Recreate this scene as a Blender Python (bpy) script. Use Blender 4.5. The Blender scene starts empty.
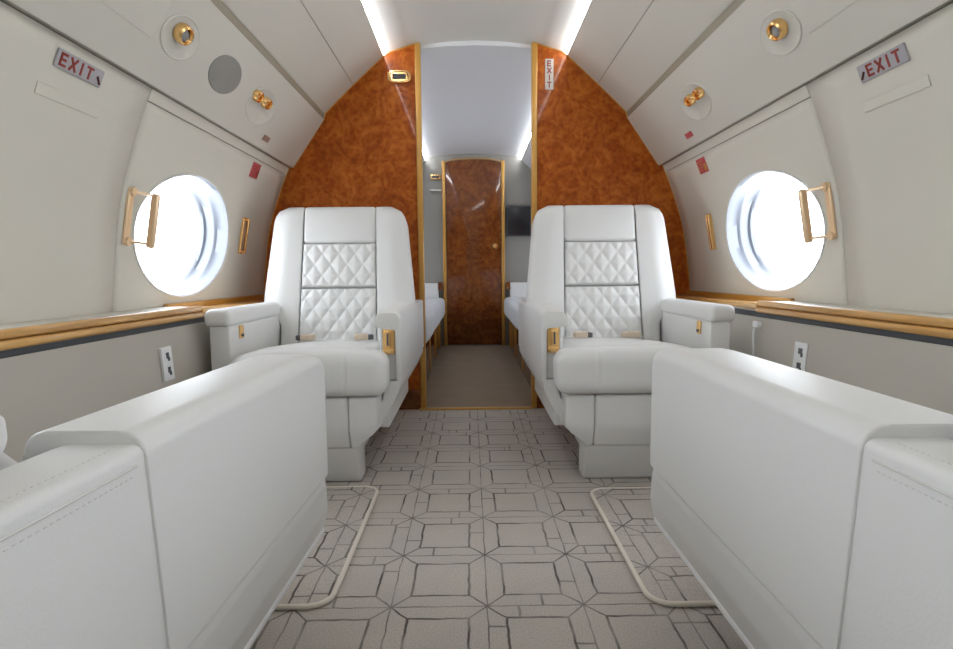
import bpy, bmesh, math, random
from mathutils import Vector, Matrix, Euler
random.seed(4)
PI = math.pi
S = bpy.context.scene
COL = S.collection

# ------------------------------------------------------------------ materials
def nd(nt, t, **kw):
    n = nt.nodes.new(t)
    for k, v in kw.items():
        setattr(n, k, v)
    return n
def mat(name, rgb, rough=.5, metal=0, coat=0, spec=.5, emis=0, bump=None, var=None):
    m = bpy.data.materials.new(name); m.use_nodes = True
    nt = m.node_tree; b = nt.nodes['Principled BSDF']
    b.inputs['Base Color'].default_value = (*rgb, 1)
    b.inputs['Roughness'].default_value = rough
    b.inputs['Metallic'].default_value = metal
    b.inputs['Coat Weight'].default_value = coat
    b.inputs['Coat Roughness'].default_value = .06
    b.inputs['Specular IOR Level'].default_value = spec
    if emis:
        b.inputs['Emission Color'].default_value = (*rgb, 1)
        b.inputs['Emission Strength'].default_value = emis
    tc = nd(nt, 'ShaderNodeTexCoord')
    if bump:
        sc, st = bump
        n = nd(nt, 'ShaderNodeTexNoise'); n.inputs['Scale'].default_value = sc; n.inputs['Detail'].default_value = 4
        bp = nd(nt, 'ShaderNodeBump'); bp.inputs['Strength'].default_value = st; bp.inputs['Distance'].default_value = .002
        nt.links.new(tc.outputs['Object'], n.inputs['Vector'])
        nt.links.new(n.outputs['Fac'], bp.inputs['Height']); nt.links.new(bp.outputs['Normal'], b.inputs['Normal'])
    if var:
        sc, rgb2 = var
        n = nd(nt, 'ShaderNodeTexNoise'); n.inputs['Scale'].default_value = sc
        mx = nd(nt, 'ShaderNodeMix', data_type='RGBA')
        mx.inputs['A'].default_value = (*rgb, 1); mx.inputs['B'].default_value = (*rgb2, 1)
        nt.links.new(tc.outputs['Object'], n.inputs['Vector'])
        nt.links.new(n.outputs['Fac'], mx.inputs['Factor']); nt.links.new(mx.outputs['Result'], b.inputs['Base Color'])
    return m

M = {}
M['wall'] = mat('cabin_wall_paint', (.66, .635, .565), .55, bump=(60, .05))
M['wall_low'] = mat('lower_wall_fabric', (.47, .44, .39), .7, bump=(300, .15))
M['ceil'] = mat('ceiling_paint', (.74, .735, .70), .5)
M['psu'] = mat('overhead_panel_paint', (.66, .64, .58), .45)
M['aftwall'] = mat('far_wall_fabric', (.29, .28, .255), .7, bump=(200, .1))
M['aftceil'] = mat('far_ceiling_paint', (.74, .75, .77), .6)
M['leather'] = mat('white_leather', (.705, .703, .695), .42, spec=.4, bump=(420, .12))
M['leather_dark'] = mat('leather_shadow_gap', (.2, .19, .18), .7)
M['stitch'] = mat('stitch_thread', (.62, .61, .59), .8)
M['gold'] = mat('gold_plate', (.95, .60, .25), .24, metal=1)
M['gold_soft'] = mat('champagne_handle', (.90, .66, .42), .3, metal=.5)
M['gold_trim'] = mat('gold_trim', (.62, .33, .07), .30, metal=.35, coat=.4)
M['olive'] = mat('olive_rail', (.30, .265, .20), .5)
M['gap'] = mat('seam_backing', (.28, .26, .23), .8)
M['black'] = mat('black_strip', (.045, .048, .055), .5)
M['screen'] = mat('monitor_glass', (.02, .022, .025), .15)
M['white'] = mat('white_plastic', (.78, .79, .80), .35)
M['winframe'] = mat('window_surround', (.23, .25, .29), .35)
M['speaker'] = mat('speaker_mesh', (.30, .29, .27), .8, bump=(900, .5))
M['signplate'] = mat('sign_plate', (.40, .385, .41), .35)
M['red'] = mat('sign_red', (.30, .035, .02), .45)
M['darkred'] = mat('sign_dark', (.10, .02, .012), .5)
M['pink'] = mat('placard_red', (.50, .09, .10), .5)
M['placard'] = mat('placard_brown', (.33, .20, .16), .5)
M['sticker'] = mat('sticker_white', (.58, .55, .50), .5)
M['beige'] = mat('buckle_beige', (.66, .54, .42), .4, metal=.1)
M['belt'] = mat('belt_grey', (.10, .10, .11), .7)
M['binding'] = mat('mat_binding', (.70, .65, .57), .85)
M['lens'] = mat('lamp_lens', (.30, .30, .30), .2)
M['strip'] = mat('light_strip', (.95, .97, 1.0), .5, emis=14)
M['strip_far'] = mat('light_strip_far', (.95, .97, 1.0), .5, emis=15)
M['divan'] = mat('divan_fabric', (.62, .63, .65), .8, bump=(60, .6), var=(35, (.45, .46, .48)))

def burl(name, dark, mid, light, coat=.6, scale=1.0, rough=.3):
    m = bpy.data.materials.new(name); m.use_nodes = True
    nt = m.node_tree; b = nt.nodes['Principled BSDF']
    tc = nd(nt, 'ShaderNodeTexCoord')
    n1 = nd(nt, 'ShaderNodeTexNoise'); n1.inputs['Scale'].default_value = 9*scale; n1.inputs['Detail'].default_value = 9
    n1.inputs['Roughness'].default_value = .72; n1.inputs['Distortion'].default_value = 1.6
    n2 = nd(nt, 'ShaderNodeTexVoronoi'); n2.inputs['Scale'].default_value = 42*scale
    mp = nd(nt, 'ShaderNodeMapping')
    nt.links.new(tc.outputs['Object'], mp.inputs['Vector']); nt.links.new(mp.outputs['Vector'], n1.inputs['Vector'])
    nw = nd(nt, 'ShaderNodeMix', data_type='RGBA'); nw.inputs['Factor'].default_value = .06
    nt.links.new(mp.outputs['Vector'], nw.inputs['A']); nt.links.new(n1.outputs['Color'], nw.inputs['B'])
    nt.links.new(nw.outputs['Result'], n2.inputs['Vector'])
    ad = nd(nt, 'ShaderNodeMath', operation='MULTIPLY_ADD'); ad.inputs[1].default_value = .22
    nt.links.new(n2.outputs['Distance'], ad.inputs[0])
    sb = nd(nt, 'ShaderNodeMath', operation='SUBTRACT'); sb.inputs[1].default_value = .07
    nt.links.new(n1.outputs['Fac'], sb.inputs[0]); nt.links.new(sb.outputs[0], ad.inputs[2])
    r = nd(nt, 'ShaderNodeValToRGB'); e = r.color_ramp.elements
    e[0].position = .28; e[0].color = (*dark, 1); e[1].position = .70; e[1].color = (*light, 1)
    k = r.color_ramp.elements.new(.48); k.color = (*mid, 1)
    nt.links.new(ad.outputs[0], r.inputs['Fac']); nt.links.new(r.outputs['Color'], b.inputs['Base Color'])
    b.inputs['Roughness'].default_value = rough; b.inputs['Coat Weight'].default_value = coat; b.inputs['Specular IOR Level'].default_value = .15
    b.inputs['Coat Roughness'].default_value = .05
    return m
M['burl'] = burl('burl_veneer', (.19, .032, .002), (.34, .070, .005), (.53, .15, .016), coat=.22, rough=.4)
M['burl_dark'] = burl('dark_burl_veneer', (.07, .016, .003), (.14, .036, .007), (.24, .075, .016), coat=1, scale=.8, rough=.25)

def wood_edge():
    m = bpy.data.materials.new('golden_wood_edge'); m.use_nodes = True
    nt = m.node_tree; b = nt.nodes['Principled BSDF']
    tc = nd(nt, 'ShaderNodeTexCoord'); mp = nd(nt, 'ShaderNodeMapping'); mp.inputs['Scale'].default_value = (60, 2.5, 60)
    n = nd(nt, 'ShaderNodeTexNoise'); n.inputs['Scale'].default_value = 1.5; n.inputs['Detail'].default_value = 5
    r = nd(nt, 'ShaderNodeValToRGB'); e = r.color_ramp.elements
    e[0].position = .3; e[0].color = (.42, .20, .035, 1); e[1].position = .7; e[1].color = (.70, .40, .12, 1)
    nt.links.new(tc.outputs['Object'], mp.inputs['Vector']); nt.links.new(mp.outputs['Vector'], n.inputs['Vector'])
    nt.links.new(n.outputs['Fac'], r.inputs['Fac']); nt.links.new(r.outputs['Color'], b.inputs['Base Color'])
    b.inputs['Roughness'].default_value = .3; b.inputs['Coat Weight'].default_value = .5
    return m
M['wood_edge'] = wood_edge()

def carpet(name, base, base2, line, pattern=True, cell=.206):
    m = bpy.data.materials.new(name); m.use_nodes = True
    nt = m.node_tree; b = nt.nodes['Principled BSDF']; L = nt.links.new
    b.inputs['Roughness'].default_value = .95; b.inputs['Specular IOR Level'].default_value = .1
    tc = nd(nt, 'ShaderNodeTexCoord')
    def math_(op, a, b_=None, c_=None):
        n = nd(nt, 'ShaderNodeMath', operation=op)
        for i, v in enumerate((a, b_, c_)):
            if v is None: continue
            if isinstance(v, (int, float)): n.inputs[i].default_value = v
            else: L(v, n.inputs[i])
        return n.outputs[0]
    big = nd(nt, 'ShaderNodeTexNoise'); big.inputs['Scale'].default_value = 7; big.inputs['Detail'].default_value = 4
    L(tc.outputs['Object'], big.inputs['Vector'])
    mx = nd(nt, 'ShaderNodeMix', data_type='RGBA'); mx.inputs['A'].default_value = (*base, 1); mx.inputs['B'].default_value = (*base2, 1)
    L(big.outputs['Fac'], mx.inputs['Factor'])
    fine = nd(nt, 'ShaderNodeTexNoise'); fine.inputs['Scale'].default_value = 260; fine.inputs['Detail'].default_value = 3
    L(tc.outputs['Object'], fine.inputs['Vector'])
    col = mx.outputs['Result']
    if pattern:
        wob = nd(nt, 'ShaderNodeTexNoise'); wob.inputs['Scale'].default_value = 22
        L(tc.outputs['Object'], wob.inputs['Vector'])
        sx = nd(nt, 'ShaderNodeSeparateXYZ'); L(tc.outputs['Object'], sx.inputs[0])
        wv = math_('MULTIPLY', math_('SUBTRACT', wob.outputs['Fac'], .5), .035)
        def cells(o, off):
            q = math_('ADD', math_('DIVIDE', math_('ADD', o, off), cell), wv)
            return q
        u = cells(sx.outputs['X'], 10*cell+.006); v = math_('ADD', math_('DIVIDE', math_('ADD', sx.outputs['Y'], 20*.2185-1.138), .2185), wv)
        a = math_('ABSOLUTE', math_('SUBTRACT', math_('FRACT', u), .5))
        c = math_('ABSOLUTE', math_('SUBTRACT', math_('FRACT', v), .5))
        mxab = math_('MAXIMUM', a, c); mnab = math_('MINIMUM', a, c)
        w = .019
        def ln(d, ww=w):   # 1 on the line
            n = nd(nt, 'ShaderNodeMapRange'); n.inputs['From Min'].default_value = ww; n.inputs['From Max'].default_value = ww*.35
            n.interpolation_type = 'SMOOTHSTEP'
            L(d, n.inputs['Value']); return n.outputs['Result']
        sq = ln(math_('ABSOLUTE', math_('SUBTRACT', mxab, .31)))
        edge = ln(math_('SUBTRACT', .5, mxab), .011)
        dg = math_('MULTIPLY', ln(math_('ABSOLUTE', math_('SUBTRACT', a, c))), math_('GREATER_THAN', mnab, .31))
        # small random tile cuts in the bands between squares
        cu = nd(nt, 'ShaderNodeCombineXYZ'); L(math_('FLOOR', math_('MULTIPLY', u, 2)), cu.inputs[0]); L(math_('FLOOR', math_('MULTIPLY', v, 2)), cu.inputs[1])
        wn = nd(nt, 'ShaderNodeTexWhiteNoise', noise_dimensions='2D'); L(cu.outputs[0], wn.inputs['Vector'])
        pos = math_('MULTIPLY', wn.outputs['Value'], .28)
        extra = math_('MULTIPLY', ln(math_('ABSOLUTE', math_('SUBTRACT', mnab, pos))), math_('GREATER_THAN', mxab, .31))
        keep = nd(nt, 'ShaderNodeTexWhiteNoise', noise_dimensions='3D'); L(cu.outputs[0], keep.inputs['Vector'])
        extra = math_('MULTIPLY', extra, math_('GREATER_THAN', keep.outputs['Value'], .68))
        tot = math_('MAXIMUM', math_('MAXIMUM', sq, dg), math_('MAXIMUM', math_('MULTIPLY', edge, .85), math_('MULTIPLY', extra, .7)))
        fade = nd(nt, 'ShaderNodeTexNoise'); fade.inputs['Scale'].default_value = 9; L(tc.outputs['Object'], fade.inputs['Vector'])
        fd = nd(nt, 'ShaderNodeMapRange'); fd.inputs['From Min'].default_value = .3; fd.inputs['From Max'].default_value = .6
        fd.inputs['To Min'].default_value = .3; fd.inputs['To Max'].default_value = .95
        L(fade.outputs['Fac'], fd.inputs['Value'])
        tot = math_('MULTIPLY', tot, fd.outputs['Result'])
        m2 = nd(nt, 'ShaderNodeMix', data_type='RGBA'); L(tot, m2.inputs['Factor']); L(col, m2.inputs['A']); m2.inputs['B'].default_value = (*line, 1)
        col = m2.outputs['Result']
    hs = nd(nt, 'ShaderNodeMix', data_type='RGBA', blend_type='MULTIPLY'); hs.inputs['Factor'].default_value = .5
    L(col, hs.inputs['A'])
    rr = nd(nt, 'ShaderNodeValToRGB'); rr.color_ramp.elements[0].position = .3; rr.color_ramp.elements[0].color = (.55, .55, .55, 1)
    rr.color_ramp.elements[1].position = .65; L(fine.outputs['Fac'], rr.inputs['Fac']); L(rr.outputs['Color'], hs.inputs['B'])
    L(hs.outputs['Result'], b.inputs['Base Color'])
    bp = nd(nt, 'ShaderNodeBump'); bp.inputs['Strength'].default_value = .4; bp.inputs['Distance'].default_value = .003
    L(fine.outputs['Fac'], bp.inputs['Height']); L(bp.outputs['Normal'], b.inputs['Normal'])
    return m
M['carpet'] = carpet('patterned_carpet', (.58, .53, .475), (.47, .435, .405), (.095, .083, .075))
M['mat'] = carpet('mat_carpet', (.58, .53, .475), (.47, .435, .405), (.095, .083, .075))
M['carpet_far'] = carpet('plain_carpet', (.34, .27, .20), (.25, .20, .15), (0, 0, 0), pattern=False)

def glass():
    m = bpy.data.materials.new('window_pane'); m.use_nodes = True
    nt = m.node_tree; nt.nodes.clear()
    o = nd(nt, 'ShaderNodeOutputMaterial'); t = nd(nt, 'ShaderNodeBsdfTransparent'); t.inputs[0].default_value = (.97, .98, 1, 1)
    g = nd(nt, 'ShaderNodeBsdfGlossy'); g.inputs['Roughness'].default_value = .02
    x = nd(nt, 'ShaderNodeMixShader'); x.inputs[0].default_value = .04; nt.links.new(t.outputs[0], x.inputs[1]); nt.links.new(g.outputs[0], x.inputs[2])
    nt.links.new(x.outputs[0], o.inputs[0]); return m
M['glass'] = glass()

# ------------------------------------------------------------------ helpers
def tag(o, label=None, cat=None, group=None, kind=None):
    if label: o['label'] = label
    if cat: o['category'] = cat
    if group: o['group'] = group
    if kind: o['kind'] = kind
    return o
def empty(name, loc=(0, 0, 0), rz=0, mw=None):
    o = bpy.data.objects.new(name, None); COL.objects.link(o); o.empty_display_size = .05
    if mw is not None: o.matrix_world = mw
    else: o.location = loc; o.rotation_euler = (0, 0, rz)
    return o
def obj(name, bm, m, parent=None, mw=None, smooth=True, ang=35):
    bmesh.ops.recalc_face_normals(bm, faces=bm.faces)
    me = bpy.data.meshes.new(name); bm.to_mesh(me); bm.free()
    if smooth:
        me.polygons.foreach_set('use_smooth', [True]*len(me.polygons))
        me.set_sharp_from_angle(angle=math.radians(ang))
    me.materials.append(m)
    o = bpy.data.objects.new(name, me); COL.objects.link(o)
    if parent: o.parent = parent
    if mw is not None: o.matrix_world = mw
    return o
def struct(name, bm, m, **k):
    return tag(obj(name, bm, m, **k), kind='structure')
def axis_list(a, b, r, n):
    """coordinates from a to b with a rounded zone r at both ends; returns list of (pos)"""
    K = 5
    l = [a + r*(1-math.cos(PI/2*i/K)) for i in range(K)]
    mid = [a+r+(b-a-2*r)*i/n for i in range(n+1)]
    return l + mid + [b - (q-a) for q in reversed(l)]
def rb(bm, x0, x1, y0, y1, z0, z1, r=.01, n=(1, 1, 1), fn=None):
    """rounded box with an optional deformation fn(x,y,z)->(x,y,z)"""
    r = min(r, (x1-x0)/2.001, (y1-y0)/2.001, (z1-z0)/2.001)
    A = [axis_list(x0, x1, r, n[0]), axis_list(y0, y1, r, n[1]), axis_list(z0, z1, r, n[2])]
    lo = (x0+r, y0+r, z0+r); hi = (x1-r, y1-r, z1-r)
    cache = {}
    def vert(p):
        key = tuple(round(q, 6) for q in p)
        if key in cache: return cache[key]
        inner = [min(max(p[i], lo[i]), hi[i]) for i in range(3)]
        d = Vector([p[i]-inner[i] for i in range(3)])
        nz = sum(1 for q in d if abs(q) > 1e-9)
        if nz > 1: d = d.normalized()*r
        q = [inner[i]+d[i] for i in range(3)]
        if fn: q = fn(*q)
        cache[key] = bm.verts.new(q); return cache[key]
    for ax in range(3):
        u, v = (ax+1) % 3, (ax+2) % 3
        for end in (0, -1):
            w = A[ax][end]
            for i in range(len(A[u])-1):
                for j in range(len(A[v])-1):
                    q = []
                    for (ii, jj) in ((i, j), (i+1, j), (i+1, j+1), (i, j+1)):
                        p = [0, 0, 0]; p[ax] = w; p[u] = A[u][ii]; p[v] = A[v][jj]; q.append(vert(p))
                    if len(set(q)) < 3: continue
                    if end == 0: q.reverse()
                    try: bm.faces.new(q)
                    except ValueError: pass
def box(x0, x1, y0, y1, z0, z1, r=.004, n=(1, 1, 1), fn=None):
    bm = bmesh.new(); rb(bm, x0, x1, y0, y1, z0, z1, r, n, fn); return bm
def tube(bm, pts, r, seg=10, cap=True):
    pts = [Vector(p) for p in pts]; rings = []
    for i, p in enumerate(pts):
        t = (pts[min(i+1, len(pts)-1)]-pts[max(i-1, 0)]).normalized()
        a = t.cross(Vector((0, 0, 1)))
        if a.length < .01: a = t.cross(Vector((1, 0, 0)))
        a.normalize(); b = t.cross(a)
        rings.append([bm.verts.new(p+r*(a*math.cos(2*PI*k/seg)+b*math.sin(2*PI*k/seg))) for k in range(seg)])
    for i in range(len(rings)-1):
        for k in range(seg):
            bm.faces.new((rings[i][k], rings[i][(k+1) % seg], rings[i+1][(k+1) % seg], rings[i+1][k]))
    if cap: bm.faces.new(rings[0]); bm.faces.new(rings[-1])
def lathe(bm, prof, seg=32, sx=1, sy=1, cx=0, cy=0):
    """prof: list of (r,z) around local z, elliptic by sx, sy"""
    rings = []
    for r, z in prof:
        if r < 1e-6: rings.append([bm.verts.new((cx, cy, z))])
        else: rings.append([bm.verts.new((cx+r*sx*math.cos(2*PI*k/seg), cy+r*sy*math.sin(2*PI*k/seg), z)) for k in range(seg)])
    for a, b in zip(rings, rings[1:]):
        for k in range(seg):
            k2 = (k+1) % seg
            if len(a) == 1 and len(b) == 1: continue
            if len(a) == 1: bm.faces.new((a[0], b[k], b[k2]))
            elif len(b) == 1: bm.faces.new((a[k], a[k2], b[0]))
            else: bm.faces.new((a[k], a[k2], b[k2], b[k]))
def catmull(P, per=6):
    out = []
    for i in range(len(P)-1):
        p0 = P[max(i-1, 0)]; p1 = P[i]; p2 = P[i+1]; p3 = P[min(i+2, len(P)-1)]
        for k in range(per):
            t = k/per
            out.append(tuple(.5*((2*p1[j])+(-p0[j]+p2[j])*t+(2*p0[j]-5*p1[j]+4*p2[j]-p3[j])*t*t+(-p0[j]+3*p1[j]-3*p2[j]+p3[j])*t**3) for j in range(2)))
    out.append(tuple(P[-1])); return out
def extr(bm, prof, ys, side=1, th=.012):
    """sweep an open x-z profile along y, thickened to the outside of the cabin"""
    C = Vector((0, .8)); P = [Vector(p) for p in prof]; O = []
    for i, p in enumerate(P):
        t = (P[min(i+1, len(P)-1)]-P[max(i-1, 0)]).normalized(); n = Vector((t.y, -t.x))
        if n.dot(p-C) < 0: n = -n
        O.append(p+n*th)
    loop = P + O[::-1]; rings = [[bm.verts.new((side*p.x, y, p.y)) for p in loop] for y in ys]
    n = len(loop)
    for a, b in zip(rings, rings[1:]):
        for k in range(n): bm.faces.new((a[k], a[(k+1) % n], b[(k+1) % n], b[k]))
    m_ = len(P)
    for rg in (rings[0], rings[-1]):
        for k in range(m_-1): bm.faces.new((rg[k], rg[k+1], rg[n-2-k], rg[n-1-k]))
def prism(bm, poly, y0, y1, fn=None, bev=0, seg=3):
    """closed x-z polygon extruded along y, with bevelled ends"""
    a = [bm.verts.new((p[0], y0, p[1])) for p in poly]; b = [bm.verts.new((p[0], y1, p[1])) for p in poly]
    n = len(poly); es = []
    fa = bm.faces.new(a); fb = bm.faces.new(b[::-1]); fs = [fa, fb]
    for k in range(n): fs.append(bm.faces.new((a[k], b[k], b[(k+1) % n], a[(k+1) % n])))
    if bev:
        es = list(fa.edges)+list(fb.edges)
        bmesh.ops.bevel(bm, geom=es, offset=bev, segments=seg, profile=.5, affect='EDGES', clamp_overlap=True)
def roundpoly(P, seg=5):
    """P: list of (x,z,r)"""
    out = []; n = len(P)
    for i in range(n):
        p = Vector(P[i][:2]); r = P[i][2]
        if r <= 0: out.append(tuple(p)); continue
        a = (Vector(P[i-1][:2])-p); b = (Vector(P[(i+1) % n][:2])-p)
        al = a.normalized(); bl = b.normalized(); ang = al.angle(bl)
        d = min(r/math.tan(ang/2), a.length*.49, b.length*.49); rr = d*math.tan(ang/2)
        c = p+(al+bl).normalized()*(rr/math.sin(ang/2))
        s0 = p+al*d-c; s1 = p+bl*d-c
        a0 = math.atan2(s0.y, s0.x); a1 = math.atan2(s1.y, s1.x); da = (a1-a0+PI) % (2*PI)-PI
        for k in range(seg+1):
            t = a0+da*k/seg; out.append((c.x+rr*math.cos(t), c.y+rr*math.sin(t)))
    return out

# ------------------------------------------------------------------ cabin section (x outwards, z up)
Y0, YB, YE = -2.4, 2.90, 5.50      # rear wall, bulkhead, far wall
WALL = catmull([(1.105, .56), (1.10, .63), (1.088, .735), (1.058, .93), (1.002, 1.11), (.947, 1.247)], 7)
PSU = [(.946, 1.262), (.929, 1.2465), (.922, 1.252), (.762, 1.483)]
UP = catmull([(.757, 1.513), (.613, 1.650), (.457, 1.790)], 6)
CEN = catmull([(.4545, 1.813), (.44, 1.818), (.40, 1.826), (.35, 1.835), (.30, 1.846), (.15, 1.866), (0, 1.872)], 5)
CENL = [(.4545, 1.813), (.44, 1.818), (.40, 1.822), (.30, 1.832), (.15, 1.845), (0, 1.850)]
CENFF = CENL + [(-x, z) for x, z in CENL[-2::-1]]
CENF = CEN + [(-x, z) for x, z in CEN[-2::-1]]
def wall_at(s):                     # arc length from the bottom
    acc = 0
    for a, b in zip(WALL, WALL[1:]):
        d = math.hypot(b[0]-a[0], b[1]-a[1])
        if acc+d >= s-1e-9:
            t = (s-acc)/d; return (a[0]+(b[0]-a[0])*t, a[1]+(b[1]-a[1])*t)
        acc += d
    return WALL[-1]
def s_of_z(z):
    acc = 0
    for a, b in zip(WALL, WALL[1:]):
        d = math.hypot(b[0]-a[0], b[1]-a[1])
        if a[1] <= z <= b[1]: return acc+d*(z-a[1])/(b[1]-a[1])
        acc += d
    return acc
SMAX = s_of_z(1.2469)
def frame_on(side, y, z, prof=WALL, off=0):
    for a, b in zip(prof, prof[1:]):
        if min(a[1], b[1])-1e-6 <= z <= max(a[1], b[1])+1e-6 and abs(a[1]-b[1]) > 1e-5:
            t = (z-a[1])/(b[1]-a[1]); x = a[0]+(b[0]-a[0])*t
            up = Vector((side*(b[0]-a[0]), 0, b[1]-a[1])).normalized()
            if up.z < 0: up = -up
            break
    u = Vector((0, 1, 0)) if side < 0 else Vector((0, -1, 0))
    w = u.cross(up)
    mw = Matrix((u, up, w)).transposed().to_4x4(); mw.translation = Vector((side*x, y, z))+w*off
    return mw
WINY = {1: 2.09, 2: .83, 3: -.42, 4: 3.55, 5: 4.80}  # only the first is in view; the others are added for daylight
SC = s_of_z(.853); RA, RS = .332, .220
def holed(bm, side, y0, y1, s0, s1, yc, sc):
    """inner skin of a wall panel with an oval window hole"""
    angs = [2*PI*k/64 for k in range(64)]
    for cy, cs in ((y0, s0), (y0, s1), (y1, s0), (y1, s1)): angs.append(math.atan2((cs-sc), (cy-yc)) % (2*PI))
    angs = sorted(set(round(a, 6) for a in angs)); rings = []
    NR = 7
    for i in range(NR+1):
        t = (i/NR)**1.4; rg = []
        for a in angs:
            ca, sa = math.cos(a), math.sin(a)
            k = 1/math.sqrt((ca/RA)**2+(sa/RS)**2)
            tx = ((y1-yc) if ca > 0 else (y0-yc))/ca if abs(ca) > 1e-6 else 1e9
            ts = ((s1-sc) if sa > 0 else (s0-sc))/sa if abs(sa) > 1e-6 else 1e9
            e = min(tx, ts); rr = k+(e-k)*t
            x, z = wall_at(sc+sa*rr); rg.append(bm.verts.new((side*x, yc+ca*rr, z)))
        rings.append(rg)
    n = len(angs)
    for a, b in zip(rings, rings[1:]):
        for k in range(n): bm.faces.new((a[k], a[(k+1) % n], b[(k+1) % n], b[k]))
    return rings[0]
def solid(o, th, side):
    md = o.modifiers.new('thickness', 'SOLIDIFY'); md.thickness = th; md.offset = -1
    me = o.data
    # make the normals face the inside of the cabin
    bm = bmesh.new(); bm.from_mesh(me); bmesh.ops.recalc_face_normals(bm, faces=bm.faces)
    f = max(bm.faces, key=lambda q: q.calc_area())
    if f.normal.x*side > 0: bmesh.ops.reverse_faces(bm, faces=bm.faces)
    bm.to_mesh(me); bm.free()
def window(num, side, yc):
    w = empty('window_%d' % num); tag(w, kind='structure')
    bm = bmesh.new(); x, z = wall_at(SC); mw = frame_on(side, yc, z)
    prof = [(1.022, 1.022, 0, -.001), (1.022, 1.022, 0, .003), (1.008, 1.008, 0, .004), (.995, .995, 0, .002), (.985, .99, .005, -.020), (.975, .985, .012, -.046), (.925, .975, .022, -.052), (.915, .975, .025, -.060), (.905, .97, .035, -.092), (.865, .96, .038, -.098), (.865, .96, .038, -.112), (1.01, 1.06, .03, -.112), (1.022, 1.05, 0, -.02)]
    rings = []
    up = mw.to_3x3().col[2]
    for k_, ks, sh, d in prof:
        rg = []
        for k in range(72):
            a = 2*PI*k/72; s = SC+RS*ks*math.sin(a); xx, zz = wall_at(s)
            yy = yc+sh+RA*k_*math.cos(a)
            p = Vector((side*xx, yy, zz))+up*d
            if d < -.03:   # deeper rings flatten onto one plane
                flat = mw @ Vector(((yy-yc)*(1 if side < 0 else -1), RS*ks*math.sin(a), d)); f = min(1, (-d-.03)/.06)
                p = p.lerp(flat, f)
            rg.append(bm.verts.new(p))
        rings.append(rg)
    for a, b in zip(rings, rings[1:]+rings[:1]):
        for k in range(72): bm.faces.new((a[k], a[(k+1) % 72], b[(k+1) % 72], b[k]))
    fo_ = obj('window_frame', bm, M['winframe'], w, ang=50)
    fo_.data.materials.append(M['white'])
    for pl in fo_.data.polygons:
        if pl.index < 72*3: pl.material_index = 1
    bm = bmesh.new(); lathe(bm, [(0, -.101), (1, -.101), (1, -.106), (0, -.106)], 72, RA*.885, RS*.985, .036 if side < 0 else -.036)
    o = obj('pane', bm, M['glass'], w); o.matrix_world = mw
    # daylight guide for the renderer: a portal just outside the opening
    L = bpy.data.lights.new('window_portal', 'AREA'); L.shape = 'ELLIPSE'; L.size = RA*1.8; L.size_y = RS*1.8; L.cycles.is_portal = True
    lo = bpy.data.objects.new('window_portal', L); COL.objects.link(lo); lo.parent = w
    q = mw.copy(); q.translation = q.translation - up*.13
    lo.matrix_world = q @ Matrix.Rotation(PI, 4, 'X')
    return w

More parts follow.
